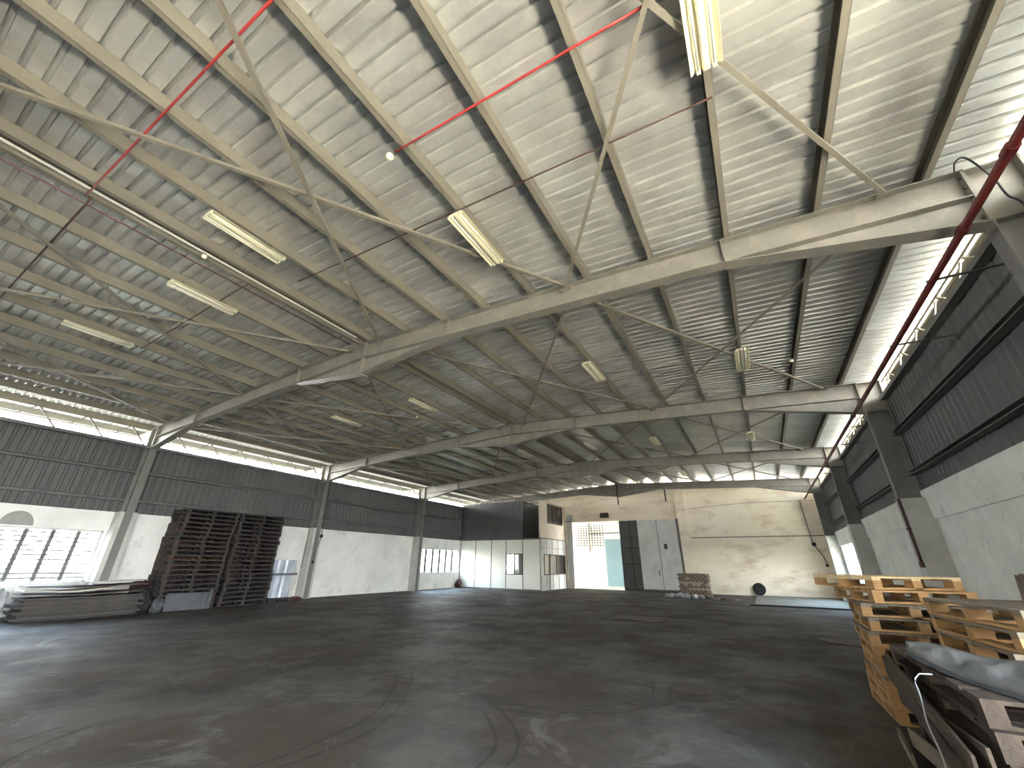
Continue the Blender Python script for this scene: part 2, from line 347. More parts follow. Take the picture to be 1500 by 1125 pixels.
# far wall
DX0, DX1, DZ = -12.0, -7.15, 4.45
W4 = (-18.3, -16.6, 0.8, 2.4)
wf = wall_x(MB(), YF, YF + 0.18, XL - 0.1, XR + 0.1, 0, 5.0, [(DX0, DX1, 0, DZ), W4])
wf.prism([(XL - 0.1, 5.0), (XR + 0.1, 5.0), (XR + 0.1, ztop(XR) - 0.05), (XM, ztop(XM) - 0.05), (XL - 0.1, ztop(XL) - 0.05)], YF, YF + 0.18)
wf = wf.build('wall_far', M_plaster_far); wf['kind'] = 'structure'
MB().box(-12.55, -4.55, YF - 0.12, YF, 4.98, 5.04).box(-12.55, -4.55, YF - 0.03, YF, 5.16, 5.2).build('ledge', M_plaster_far, wf)
MB().box(-4.45, -3.85, YF - 0.16, YF, 0, 6.1).build('pilaster', M_plaster_far, wf)
MB().box(-3.85, XR, YF - 0.03, YF, 3.19, 3.24).build('groove_trim', M_batten, wf)
MB().box(-3.85, XR, YF - 0.06, YF, 0.0, 3.19).build('lower_wall_lining', M_plaster_far, wf)
MB().box(-12.42, -12.0, YF - 0.14, YF, 0, 5.0).build('door_jamb', M_pier, wf)
MB().box(-12.42, -7.15, YF - 0.14, YF, DZ, 4.6).build('door_lintel', M_plaster_far, wf)
# back wall behind the viewer with its own wide opening
wb = wall_x(MB(), YB - 0.18, YB, XL - 0.1, XR + 0.1, 0, 5.0, [])
wb.prism([(XL - 0.1, 5.0), (XR + 0.1, 5.0), (XR + 0.1, ztop(XR) + 0.1), (XM, ztop(XM) + 0.1), (XL - 0.1, ztop(XL) + 0.1)], YB - 0.18, YB)
wb.build('wall_back', M_plaster)['kind'] = 'structure'

# ---------------------------------------------------------------- roof sheets
def roof():
    P = 0.195; y0 = YB - 0.3; y1 = YF + 0.45
    prof = []; y = y0
    while y < y1:
        prof += [(y, 0.0), (y + 0.132, 0.0), (y + 0.142, 0.042), (y + 0.180, 0.042)]; y += P
    prof.append((y, 0.0))
    mb = MB(); o = 0
    for (xa, xb) in ((XM - 0.02, XL - 2.2), (XM + 0.02, XR + 1.05)):
        o = len(mb.v)
        N = 8
        for i in range(N + 1):
            x = xa + (xb - xa) * i / N
            for (yy, dz) in prof: mb.v.append((x, yy, ztop(x) + 0.203 + dz))
        K = len(prof)
        for i in range(N):
            for j in range(K - 1): mb.f.append((o + i * K + j, o + i * K + j + 1, o + (i + 1) * K + j + 1, o + (i + 1) * K + j))
    r = mb.build('ceiling', M_sheet); r['kind'] = 'structure'
    so = r.modifiers.new('thickness', 'SOLIDIFY'); so.thickness = 0.004; so.offset = 1
    MB().prism([(XM - 0.28, ztop(XM) + 0.245), (XM, ztop(XM) + 0.26), (XM + 0.28, ztop(XM) + 0.245), (XM + 0.28, ztop(XM) + 0.252), (XM, ztop(XM) + 0.268), (XM - 0.28, ztop(XM) + 0.252)], y0, y1).build('ridge_cap', M_sheet, r)
    for (xe, s) in ((XL - 2.2, -1), (XR + 1.05, 1)):
        z = ztop(xe)
        MB().prism([(xe, z + 0.2), (xe + s * 0.1, z + 0.2), (xe + s * 0.1, z + 0.14), (xe + s * 0.09, z + 0.14), (xe + s * 0.09, z + 0.185), (xe, z + 0.185)], y0, y1).build('eave_gutter', M_paint, r)
roof()

# ---------------------------------------------------------------- frames
FW = 0.22
side_name = {'L': 'left', 'R': 'right'}
nearn = ['behind the viewpoint', 'nearest to the viewpoint', 'second from the viewpoint', 'third from the viewpoint', 'farthest, against the far wall']
def frame(i, yc):
    ya, yb = yc - FW / 2, yc + FW / 2
    g = 'roof rafters of the portal frames'
    lab = {0: 'beige steel roof rafter just behind the viewpoint', 1: 'nearest big haunched steel rafter crossing the whole roof',
           2: 'second haunched steel rafter, beyond the nearest one', 3: 'third haunched steel rafter from the viewpoint', 4: 'farthest steel rafter, just in front of the far wall'}[i]
    R = thing('roof_rafter', lab, 'rafter', (XM, yc, 6.72), g)
    body = MB(); D = 0.42; t = 0.015
    for s, xe in ((-1, CL), (1, CR)):
        body.prism([(XM, 6.72), (xe, ztop(xe)), (xe, ztop(xe) - D), (XM, 6.72 - D)], yc - 0.006, yc + 0.006)
        body.prism([(XM, 6.72), (xe, ztop(xe)), (xe, ztop(xe) - t), (XM, 6.72 - t)], ya, yb)
        body.prism([(XM, 6.72 - D), (xe, ztop(xe) - D), (xe, ztop(xe) - D - t), (XM, 6.72 - D - t)], ya, yb)
    body.build('beam', M_rafter, R)
    for s, xe in ((-1, CL), (1, CR)):           # knee haunches
        xs = xe - s * 2.72; k = 5.34
        h = MB().prism([(xs, ztop(xs) - D), (xe, ztop(xe) - D), (xe, k)], yc - 0.006, yc + 0.006)
        h.prism([(xs, ztop(xs) - D - 0.012), (xe, k), (xe, k - 0.015), (xs, ztop(xs) - D - 0.027)], ya, yb)
        h.build('knee_haunch', M_rafter, R)
        MB().box(min(xe - s * 0.02, xe), max(xe - s * 0.02, xe), ya, yb, k, ztop(xe)).build('end_plate', M_rafter, R)
        MB().box(xs - 0.012, xs + 0.012, ya, yb, ztop(xs) - D, ztop(xs) - 0.005).build('stiffener', M_rafter, R)
        if i == 1 and s == 1:
            for q in range(5):
                for dy in (-0.07, 0.07):
                    MB().box(xe - 0.045, xe - 0.02, yc + dy - 0.015, yc + dy + 0.015, k + 0.08 + q * 0.16, k + 0.11 + q * 0.16).build('bolt', M_dark, R)
    for s in (-1, 1):                           # ridge haunch
        xs = XM + s * 2.68
        h = MB().prism([(XM, 6.72 - D), (xs, ztop(xs) - D), (XM, 5.86)], yc - 0.006, yc + 0.006)
        h.prism([(XM, 5.86), (xs, ztop(xs) - D), (xs, ztop(xs) - D - 0.015), (XM, 5.845)], ya, yb)
        h.build('ridge_haunch', M_rafter, R)
        MB().box(xs - 0.012, xs + 0.012, ya, yb, ztop(xs) - D, ztop(xs) - 0.005).build('stiffener', M_rafter, R)
    rp = MB().box(XM - 0.022, XM + 0.022, ya, yb, 5.82, 6.72)
    for q in range(6):
        for dx in (-0.045, 0.03):
            rp.box(XM + dx, XM + dx + 0.015, ya + 0.03, ya + 0.06, 5.95 + q * 0.13, 5.98 + q * 0.13)
    rp.build('ridge_plate', M_rafter, R)
    # columns
    for sd_, xi, xo, s in (('L', CL, XL, -1), ('R', CR, XR, 1)):
        z0 = 0.0 if sd_ == 'L' else 3.1
        C = thing('steel_column', 'grey steel column on the %s wall, %s' % (side_name[sd_], nearn[i]), 'column', (xi, yc, z0), 'steel columns along the %s wall' % side_name[sd_])
        c = MB().box(min(xi, xo), max(xi, xo), yc - 0.006, yc + 0.006, z0, 5.33)
        c.box(min(xi, xi + s * 0.018), max(xi, xi + s * 0.018), ya, yb, z0, 5.33)
        c.box(min(xo, xo - s * 0.018), max(xo, xo - s * 0.018), ya, yb, z0, 5.33)
        c.build('shaft', M_column, C)
        c = MB().prism([(xi, 5.33), (xo, 5.33), (xo, ztop(xo)), (xi, ztop(xi))], yc - 0.006, yc + 0.006)
        c.box(min(xi, xi + s * 0.018), max(xi, xi + s * 0.018), ya, yb, 5.33, ztop(xi))
        c.box(min(xo, xo - s * 0.018), max(xo, xo - s * 0.018), ya, yb, 5.33, ztop(xo))
        c.build('knee_panel', M_rafter, C)['label'] = 'light beige knee panel'
        MB().box(min(xi, xo), max(xi, xo), ya, yb, 5.33, 5.35).box(min(xi, xo), max(xi, xo), ya, yb, ztop(xo) - 0.02, ztop(xo)).build('cap_plate', M_rafter, C)
        MB().box(min(xi - s * 0.04, xo), max(xi - s * 0.04, xo), ya - 0.04, yb + 0.04, z0, z0 + 0.02).build('base_plate', M_column, C)
        xx = xo + s * (1.1 if s > 0 else 2.0)
        MB().prism([(xo, ztop(xo)), (xx, ztop(xx)), (xx, ztop(xx) - 0.12), (xo, ztop(xo) - 0.3)], yc - 0.03, yc + 0.03).build('overhang_bracket', M_paint, C)
        # concrete pier carrying / encasing it
        pz = HCL if sd_ == 'L' else 3.1
        x_in = xi + s * 0.02 if sd_ == 'L' else xi
        MB().box(min(x_in, xo), max(x_in, xo), yc - 0.24, yc + 0.24, 0, pz).build('wall_%s_pier' % side_name[sd_], M_pier)['kind'] = 'structure'
for i, y in enumerate(FY): frame(i, y)

# ---------------------------------------------------------------- purlins
def purlin(x, label, group):
    z = ztop(x); H = 0.2; F = 0.078
    P = thing('roof_purlin', label, 'purlin', (x, YB, z), group)
    mb = MB(); t = 0.004
    mb.box(x + F - t, x + F, YB, YF + 0.3, z, z + H)                       # web on the right, open side to the left
    mb.box(x, x + F, YB, YF + 0.3, z, z + t).box(x, x + F, YB, YF + 0.3, z + H - t, z + H)
    mb.box(x, x + t, YB, YF + 0.3, z, z + 0.02).box(x, x + t, YB, YF + 0.3, z + H - 0.02, z + H)
    mb.build('channel', M_paint, P)
    for y in FY:
        MB().box(x + F, x + F + 0.09, y - 0.05, y + 0.05, z, z + 0.008).box(x + F, x + F + 0.006, y - 0.05, y + 0.05, z, z + 0.12).build('cleat', M_paint, P)
    return P
SP = 1.155
for k in range(10):
    purlin(-7.60 + SP * k - 0.04, 'roof purlin on the right slope, %s from the ridge' % ORD[k], 'purlins of the right roof slope')
    purlin(-7.95 - SP * k - 0.04 if k < 10 else 0, 'roof purlin on the left slope, %s from the ridge' % ORD[k], 'purlins of the left roof slope')
purlin(3.92, 'outermost purlin above the right wall overhang', 'purlins of the right roof slope')
purlin(-19.55, 'purlin just outside the left wall', 'purlins of the left roof slope')
purlin(-20.7, 'outermost purlin above the left wall overhang', 'purlins of the left roof slope')

# ---------------------------------------------------------------- diagonal roof braces (steel angles)
bay_lab = ['between the viewpoint and the nearest rafter', 'between the first and second rafters', 'between the second and third rafters', 'in the farthest bay']
bay_short = ['between viewpoint and nearest rafter', 'between first and second rafters', 'between second and third rafters', 'in the farthest bay']
def brace(a, b, label):
    a = Vector(a); b = Vector(b); mid = (a + b) / 2
    o = thing('roof_brace', label, 'brace', tuple(mid), 'diagonal angle braces under the roof')
    mb = MB().bar(a, b, 0.055, 0.006).bar(a + Vector((0.025, 0, 0.025)), b + Vector((0.025, 0, 0.025)), 0.006, 0.05)
    mb.build('angle', M_paint, o)
    for p in (a, b): MB().box(p.x - 0.1, p.x + 0.1, p.y - 0.05, p.y + 0.05, p.z - 0.004, p.z + 0.004).build('gusset_plate', M_paint, o)
nodes = [0.55, 5.5, 10.12]
for bi in range(4):
    ya, yb = FY[bi] + 0.12, FY[bi + 1] - 0.12
    for s in (1, -1):
        for k in range(2):
            xa, xb = XM + s * nodes[k], XM + s * nodes[k + 1]
            pos = ('right' if s > 0 else 'left') + ' slope ' + ('beside the ridge' if k == 0 else 'beside the eave')
            for q, (p0, p1) in enumerate((((xa, ya), (xb, yb)), ((xb, ya), (xa, yb)))):
                dz = 0.075 + 0.05 * q
                A = (p0[0], p0[1], ztop(p0[0]) - dz); B = (p1[0], p1[1], ztop(p1[0]) - dz)
                brace(A, B, 'brace %s, %s, running %s' % (bay_short[bi], pos, 'out to eave' if q == 0 else 'in to ridge'))

# ---------------------------------------------------------------- girts and clerestory trusses
for (nm, x, s, zs, col) in (('left', XL, 1, (3.45, 4.43), 0), ('right', XR, -1, (3.62, 4.62), 0)):
    for j, z in enumerate(zs):
        for i in range(4):
            ya, yb = FY[i] + 0.13, FY[i + 1] - 0.13
            if nm == 'right' and i == 0: ya = 2.4
            mb = MB()
            xa = x + s * 0.07; x0, x1 = sorted((x + s * 0.002, x + s * 0.15))
            mb.box(x0, x1, ya, yb, z, z + 0.004).box(x0, x1, ya, yb, z + 0.09, z + 0.094)
            xw = sorted((x + s * 0.002, x + s * 0.006)); mb.box(xw[0], xw[1], ya, yb, z, z + 0.094)
            xw = sorted((x + s * 0.146, x + s * 0.15)); mb.box(xw[0], xw[1], ya, yb, z, z + 0.02)
            tag(mb.build('wall_girt', M_girt), '%s girt on the %s wall cladding, %s' % (('lower', 'upper')[j], nm, bay_lab[i]), 'girt', 'girts on the %s wall' % nm)
    # eave beam at cladding top, then open lattice truss
    zt = GTL if nm == 'left' else GTR
    for i in range(4):
        ya, yb = FY[i] + 0.13, FY[i + 1] - 0.13
        xw = sorted((x - s * 0.0, x + s * 0.14))
        tag(MB().box(xw[0], xw[1], ya, yb, zt - 0.09, zt).build('eave_beam', M_girt), 'eave beam capping the %s wall cladding, %s' % (nm, bay_lab[i]), 'beam', 'eave beams on the %s wall' % nm)
        ztc = (6.09 if nm == 'left' else 6.12)
        T = thing('lattice_truss', 'zigzag lattice truss above the %s wall, %s' % (nm, bay_short[i]), 'truss', (x, ya, zt), 'lattice trusses above the walls')
        xc = x - s * 0.06
        MB().box(xc - 0.025, xc + 0.025, ya, yb, ztc - 0.05, ztc).build('top_chord', M_paint, T)
        MB().box(xc - 0.025, xc + 0.025, ya, yb, zt + 0.002, zt + 0.05).build('bottom_chord', M_paint, T)
        n = 6; L = (yb - ya) / n; web = MB()
        for q in range(n):
            y = ya + q * L
            web.bar((xc, y + 0.05, zt + 0.04), (xc, y + L * 0.5, ztc - 0.03), 0.03, 0.03, (1, 0, 0)).bar((xc, y + L * 0.55, ztc - 0.03), (xc, y + L - 0.03, zt + 0.04), 0.045, 0.02, (1, 0, 0))
        web.build('web_bars', M_paint, T)

# ---------------------------------------------------------------- windows
def louvre_window(name, x, s, Y0, Y1_, z0, z1, step, shutter=None):
    R = thing(name, None, None, (x, (Y0 + Y1_) / 2, z0)); R['kind'] = 'structure'
    xo = x - s * 0.08
    f = MB().box(xo - 0.03, xo + 0.03, Y0, Y1_, z0, z0 + 0.05).box(xo - 0.03, xo + 0.03, Y0, Y1_, z1 - 0.05, z1)
    f.box(xo - 0.03, xo + 0.03, Y0, Y0 + 0.05, z0, z1).box(xo - 0.03, xo + 0.03, Y1_ - 0.05, Y1_, z0, z1)
    f.build('window_frame', M_door_w, R)
    y = Y1_ - step; ys = [Y1_]
    while y > Y0 + 0.1:
        mw = 0.05 if name == 'window_1' else 0.10
        MB().box(xo - 0.025, xo + 0.025, y - mw, y + mw, z0 + 0.05, z1 - 0.05).build('mullion', M_girt, R); ys.append(y); y -= step
    ys.append(Y0)
    n = 11
    for a, b in zip(ys, ys[1:]):
        mb = MB()
        for q in range(n):
            z = z0 + 0.06 + (z1 - z0 - 0.12) * (q + 0.5) / n
            mb.bar((xo, b + 0.04, z), (xo, a - 0.04, z), 0.11, 0.005, (s * 0.6, 0, 0.8))
        mb.build('louvre_blades', M_glass, R)
        cl = MB()
        for q in range(n):
            z = z0 + 0.06 + (z1 - z0 - 0.12) * (q + 0.5) / n
            cl.box(xo - 0.012, xo + 0.012, b + 0.04, a - 0.04, z - 0.02, z + 0.02)
        if name == 'window_1': cl.build('louvre_rails', M_girt, R)
    xs = sorted((x + s * 0.0, x + s * 0.06)); MB().box(xs[0], xs[1], Y0 - 0.05, Y1_ + 0.05, z0 - 0.06, z0).build('window_sill', M_plaster, R)
    return R
louvre_window('window_1', XL, 1, W1[0], W1[1], W1[2], W1[3], 0.59)
louvre_window('window_2', XL, 1, W2[0], W2[1], W2[2], W2[3], 0.70)
w3 = louvre_window('window_3', XR, -1, W3[0], W3[1], W3[2], W3[3], 0.60)
MB().box(XR - 0.06, XR, W3[0] - 0.06, W3[1] + 0.06, W3[3], W3[3] + 0.05).build('window_head', M_plaster, w3)
w4 = thing('window_4', None, None, (-17.45, YF, 0.8)); w4['kind'] = 'structure'
MB().box(W4[0], W4[1], YF + 0.05, YF + 0.09, W4[2], W4[2] + 0.05).box(W4[0], W4[1], YF + 0.05, YF + 0.09, W4[3] - 0.05, W4[3]).box(-17.47, -17.43, YF + 0.05, YF + 0.09, W4[2], W4[3]).build('window_frame', M_door_w, w4)

# ---------------------------------------------------------------- site office in the far left corner
OX, OY = -12.6, 25.7
O = thing('site_office', 'two-storey panelled office box in the far left corner, dark cladding above white panels', 'office', (OX, OY, 0))
wh = (-15.26, -13.95, 0.90, 2.19)
fp = wall_x(MB(), OY, OY + 0.05, XL + 0.01, OX, 0.0, 3.10, [wh]); fp = fp.build('front_panels', M_panel, O)
bt = MB()
for x in (-19.12, -17.8, -16.45, -15.26, -13.95, -12.66): bt.box(x - 0.022, x + 0.022, OY - 0.015, OY, 0, 3.1)
bt.box(XL + 0.01, OX, OY - 0.015, OY, 3.06, 3.12).box(XL + 0.01, OX, OY - 0.02, OY, 0, 0.06); bt.build('front_battens', M_batten, O)
def slide_window(p, x0, x1, z0, z1, y, nm='window'):
    f = MB().box(x0, x1, y - 0.03, y + 0.04, z0, z0 + 0.06).box(x0, x1, y - 0.03, y + 0.04, z1 - 0.06, z1).box(x0, x0 + 0.06, y - 0.03, y + 0.04, z0, z1).box(x1 - 0.06, x1, y - 0.03, y + 0.04, z0, z1)
    xm = (x0 + x1) / 2; f.box(xm - 0.03, xm + 0.05, y - 0.02, y + 0.03, z0, z1)
    f = f.build('office_window', M_dark, p)
    MB().box(xm + 0.05, x1 - 0.06, y + 0.0, y + 0.006, z0 + 0.06, z1 - 0.06).build('pane', M_glass_d, f)
slide_window(O, *wh, OY)
s1 = (26.15, 29.65, 0.9, 2.17)
sp = wall_y(MB(), OX - 0.05, OX, OY + 0.05, YF - 0.15, 0.0, 3.15, [s1]); sp.build('side_panels', M_panel_side, O)
bt = MB()
for y in (25.75, 26.6, 27.5, 28.5, 29.4): bt.box(OX, OX + 0.015, y - 0.02, y + 0.02, 2.2, 3.15).box(OX, OX + 0.015, y - 0.02, y + 0.02, 0, 0.9)
bt.box(OX, OX + 0.02, OY, YF - 0.15, 3.12, 3.18).box(OX, OX + 0.03, 26.95, 27.05, 0, 2.2).box(OX, OX + 0.01, OY, YF - 0.15, 2.55, 2.57); bt.build('side_battens', M_batten, O)
f = MB().box(OX - 0.04, OX + 0.03, s1[0], s1[1], s1[2], s1[2] + 0.06).box(OX - 0.04, OX + 0.03, s1[0], s1[1], s1[3] - 0.06, s1[3])
for y in (s1[0], 27.0, 28.2, s1[1] - 0.06): f.box(OX - 0.04, OX + 0.03, y, y + 0.07, s1[2], s1[3])
f = f.build('office_window', M_dark, O)
for (a, b) in ((26.22, 27.0), (27.07, 28.2), (28.27, 29.59)): MB().box(OX - 0.012, OX - 0.006, a, b, s1[2] + 0.06, s1[3] - 0.06).build('pane', M_glass_d, f)
# upper storey
uc = MB()
x = XL + 0.02
while x < -13.96:
    xe = min(x + 0.2, -13.94)
    for (a, b, ya, yb) in ((0, .11, 0, 0), (.11, .13, 0, -.03), (.13, .18, -.03, -.03), (.18, .2, -.03, 0)):
        if x + b > -13.93: break
        uc.prism([(x + a, OY + ya), (x + b, OY + yb), (x + b, OY + yb + 0.004), (x + a, OY + ya + 0.004)], 3.12, 5.62, 'Z')
    x += 0.2
uc.build('upper_cladding', M_clad_dark, O)
u1 = (26.8, 29.4, 4.17, 5.50)
wall_y(MB(), OX - 0.05, OX, OY + 0.0, YF - 0.02, 3.18, 5.62, [u1]).box(OX - 0.12, OX, OY - 0.01, OY + 0.0, 3.18, 5.62).build('upper_side_panels', M_panel_up, O)
f = MB().box(OX - 0.04, OX + 0.03, u1[0], u1[1], u1[2], u1[2] + 0.06).box(OX - 0.04, OX + 0.03, u1[0], u1[1], u1[3] - 0.06, u1[3])
for y in (u1[0], 27.65, 28.5, u1[1] - 0.06): f.box(OX - 0.04, OX + 0.03, y, y + 0.06, u1[2], u1[3])
f = f.build('office_window', M_dark, O)
for (a, b) in ((26.86, 27.65), (27.71, 28.5), (28.56, 29.34)): MB().box(OX - 0.012, OX - 0.006, a, b, u1[2] + 0.06, u1[3] - 0.06).build('pane', M_glass_d, f)
MB().box(XL + 0.02, OX - 0.06, OY + 0.06, YF - 0.02, 3.10, 3.18).build('upper_deck', M_batten, O)
MB().box(-13.98, -13.90, OY - 0.02, OY + 0.08, 3.18, 5.62).box(-13.94, OX - 0.12, OY + 0.02, OY + 0.05, 5.40, 5.46).build('opening_post', M_dark, O)
MB().box(-13.99, -13.93, OY + 0.08, YF - 0.05, 3.18, 5.6).build('inner_partition', M_clad_dark, O)

# ---------------------------------------------------------------- big doorway leaves, items on the far wall
D = thing('sliding_door_leaf', 'white sheet-metal sliding door leaf slid open before the far wall', 'door', (-5.8, YF - 0.24, 0.0))
MB().box(-7.15, -4.55, YF - 0.22, YF - 0.18, 0.10, 4.40).build('leaf_sheet', M_door_w, D)
MB().box(-4.58, -4.46, YF - 0.25, YF - 0.16, 0.08, 4.42).box(-7.17, -4.5, YF - 0.25, YF - 0.16, 0.06, 0.14).box(-5.87, -5.84, YF - 0.235, YF - 0.22, 0.14, 4.38).build('leaf_frame', M_batten, D)
MB().box(-5.52, -5.34, YF - 0.27, YF - 0.22, 2.55, 2.85).build('lock_box', M_dark, D)
MB().box(-6.07, -6.0, YF - 0.24, YF - 0.22, 0.95, 1.25).build('bolt_handle', M_batten, D)
MB().box(-7.15, -4.46, YF - 0.23, YF - 0.17, 0.0, 0.06).build('floor_roller', M_dark, D)
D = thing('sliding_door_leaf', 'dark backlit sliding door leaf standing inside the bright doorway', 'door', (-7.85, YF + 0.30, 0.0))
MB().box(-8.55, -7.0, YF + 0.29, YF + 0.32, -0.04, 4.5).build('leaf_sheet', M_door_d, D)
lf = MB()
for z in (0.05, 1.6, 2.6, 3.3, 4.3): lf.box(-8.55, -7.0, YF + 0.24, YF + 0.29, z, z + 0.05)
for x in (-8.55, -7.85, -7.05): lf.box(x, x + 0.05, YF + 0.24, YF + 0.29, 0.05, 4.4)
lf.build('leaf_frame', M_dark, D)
B = thing('wall_box', 'small brown electrical box above the bright doorway', 'box', (-9.4, YF, 4.68))
MB().box(-9.75, -9.15, YF - 0.2, YF - 0.02, 4.68, 5.02).build('case', M_rusty, B); MB().box(-9.70, -9.2, YF - 0.215, YF - 0.2, 4.72, 4.86).build('cover', M_dark, B)
B = thing('rusty_hanger', 'rusty steel post hanging below the ridge of the farthest rafter', 'post', (-7.85, FY[4] - 0.16, 5.3))
MB().box(-7.92, -7.80, FY[4] - 0.2, FY[4] - 0.12, 5.95, 6.7).build('plate', M_rusty, B); MB().box(-7.89, -7.82, FY[4] - 0.19, FY[4] - 0.13, 5.3, 5.95).build('stem', M_rusty, B)
B = thing('steel_stub', 'short dark stub hanging from the farthest rafter beside the pilaster', 'post', (-4.75, FY[4], 5.1))
MB().box(-4.80, -4.72, FY[4] - 0.05, FY[4] + 0.03, 5.35, 6.15).build('stem', M_rusty, B)

def cable(name, label, pts, r=0.012, cat='cable', plugs=(), m=None):
    P_ = [Vector(p) for p in pts]; sm = []
    for i in range(len(P_) - 1):
        a, b, c, d = P_[max(i - 1, 0)], P_[i], P_[i + 1], P_[min(i + 2, len(P_) - 1)]
        for q in range(5):
            t = q / 5; sm.append(tuple(0.5 * ((2 * b) + (c - a) * t + (2 * a - 5 * b + 4 * c - d) * t * t + (3 * b - a - 3 * c + d) * t ** 3)))
    sm.append(tuple(P_[-1]))
    o = thing(name, label, cat, pts[-1]); MB().tube(sm, r, 6).build('cord', m or M_blackw, o)
    for (p, sx_, sz_) in plugs: MB().box(p[0] - sx_, p[0] + sx_, p[1] - sx_, p[1] + sx_, p[2] - sz_, p[2] + sz_).build('socket', M_black, o)
    return o
def pt_cable(y, x, label, zt):
    return cable('hanging_cable', label, [(x, y, zt), (x, y + 0.05, 4.2), (x, y + 0.1, 2.75), (x, y - 0.05, 2.2), (x, y - 0.1, 1.6)], 0.014, plugs=(((x, y + 0.1, 2.72), 0.05, 0.07), ((x, y - 0.1, 1.55), 0.045, 0.05)))
pt_cable(13.49, -18.655, 'black power cable with sockets hanging beside the second column of the left wall', 5.3)
cable('hanging_cable', 'black power cable with socket hanging in the far right corner', [(2.55, 29.97, 5.2), (2.6, 29.96, 3.4), (2.65, 29.91, 2.75), (2.95, 29.91, 2.1), (3.0, 29.91, 1.7)], 0.02, plugs=(((2.65, 29.85, 2.75), 0.09, 0.09), ((3.0, 29.87, 1.65), 0.07, 0.06)))
cable('wall_conduit', 'thin dark conduit crossing the upper far wall from the right corner', [(3.4, YF - 0.05, 5.15), (-0.5, YF - 0.04, 5.2), (-3.9, YF - 0.12, 4.98)], 0.010, m=M_rust)
cable('wall_conduit', 'thin brown conduit running down the pier of the second left column', [(-18.9, 13.05, 3.0), (-18.9, 13.02, 1.3)], 0.012, m=M_rust)

# tyre against the far wall
T = thing('car_tyre', 'old black tyre leaning on the far wall right of the brick pile', 'tyre', (-0.55, YF - 0.2, 0.0))
MB().lathe([(0.19, -0.08), (0.27, -0.09), (0.32, -0.05), (0.33, 0), (0.32, 0.05), (0.27, 0.09), (0.19, 0.08), (0.18, 0), (0.19, -0.08)], (-0.55, YF - 0.17, 0.365), 24, 'Y').build('tread', M_black, T, True)
MB().lathe([(0.01, -0.03), (0.19, -0.03), (0.19, 0.03), (0.01, 0.03)], (-0.55, YF - 0.17, 0.365), 24, 'Y').build('rim', M_black, T)

# ---------------------------------------------------------------- pipes
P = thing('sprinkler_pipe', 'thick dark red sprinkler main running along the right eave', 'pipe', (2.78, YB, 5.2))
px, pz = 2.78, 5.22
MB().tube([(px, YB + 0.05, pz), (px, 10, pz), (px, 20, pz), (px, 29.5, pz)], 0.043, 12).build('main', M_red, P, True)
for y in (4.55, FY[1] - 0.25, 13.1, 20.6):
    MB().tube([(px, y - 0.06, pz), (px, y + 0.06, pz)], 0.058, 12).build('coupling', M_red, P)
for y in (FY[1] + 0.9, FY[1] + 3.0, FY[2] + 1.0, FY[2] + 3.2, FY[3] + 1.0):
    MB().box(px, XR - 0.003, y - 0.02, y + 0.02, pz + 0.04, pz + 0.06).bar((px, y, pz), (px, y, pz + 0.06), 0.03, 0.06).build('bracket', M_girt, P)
P = thing('down_pipe', 'slim dark red drop pipe on the second pier of the right wall', 'pipe', (3.05, 12.95, 1.6))
MB().tube([(3.08, 13.2, 3.09), (3.08, 13.2, 1.68)], 0.03, 8).build('riser', M_rust, P, True); MB().tube([(3.07, 13.2, 1.72), (3.07, 13.2, 1.60)], 0.045, 8).box(3.04, 3.11, 13.15, 13.25, 2.4, 2.44).build('end_cap', M_rust, P)
def roof_pipe(label, xa, xb, y, dz, r, m, group='thin pipes under the roof sheets'):
    n = 6; pts = [(xa + (xb - xa) * i / n, y, ztop(xa + (xb - xa) * i / n) + dz) for i in range(n + 1)]
    o = thing('branch_pipe', label, 'pipe', pts[0], group); MB().tube(pts, r, 8).build('pipe_run', m, o, True)
    return o, pts
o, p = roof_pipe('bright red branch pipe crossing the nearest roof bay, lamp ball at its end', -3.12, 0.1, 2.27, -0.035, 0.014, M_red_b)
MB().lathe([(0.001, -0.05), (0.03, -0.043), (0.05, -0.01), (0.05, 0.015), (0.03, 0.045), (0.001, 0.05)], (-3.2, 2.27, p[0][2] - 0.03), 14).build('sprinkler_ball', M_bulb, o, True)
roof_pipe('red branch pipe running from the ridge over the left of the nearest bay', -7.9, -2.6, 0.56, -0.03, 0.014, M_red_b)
roof_pipe('brown conduit crossing the right slope between the light fittings', -6.9, 0.5, 3.43, -0.03, 0.012, M_rust)
roof_pipe('dark red branch pipe crossing the left slope near the viewpoint', -13.5, -7.9, 0.62, -0.03, 0.015, M_rust)
roof_pipe('brown conduit crossing the left slope beyond the ridge', -12.6, -7.9, 3.0, -0.03, 0.012, M_rust)
o = thing('branch_pipe', 'thin red pipe running along the left side of the ridge', 'pipe', (-8.1, YB, 6.7), 'thin pipes under the roof sheets')
MB().tube([(-8.13, YB + 0.1, 6.68), (-8.13, 5.7, 6.68)], 0.012, 6).build('pipe_run', M_red, o)
o = thing('ridge_daylight_strip', 'slim white strip standing in for the daylight slit along the ridge purlin', 'strip', (-7.80, YB, 6.7))
MB().box(-7.82, -7.775, YB + 0.05, 5.6, 6.735, 6.755).build('daylight_strip', M_tube, o)  # white strip painted in place of daylight through the ridge gap
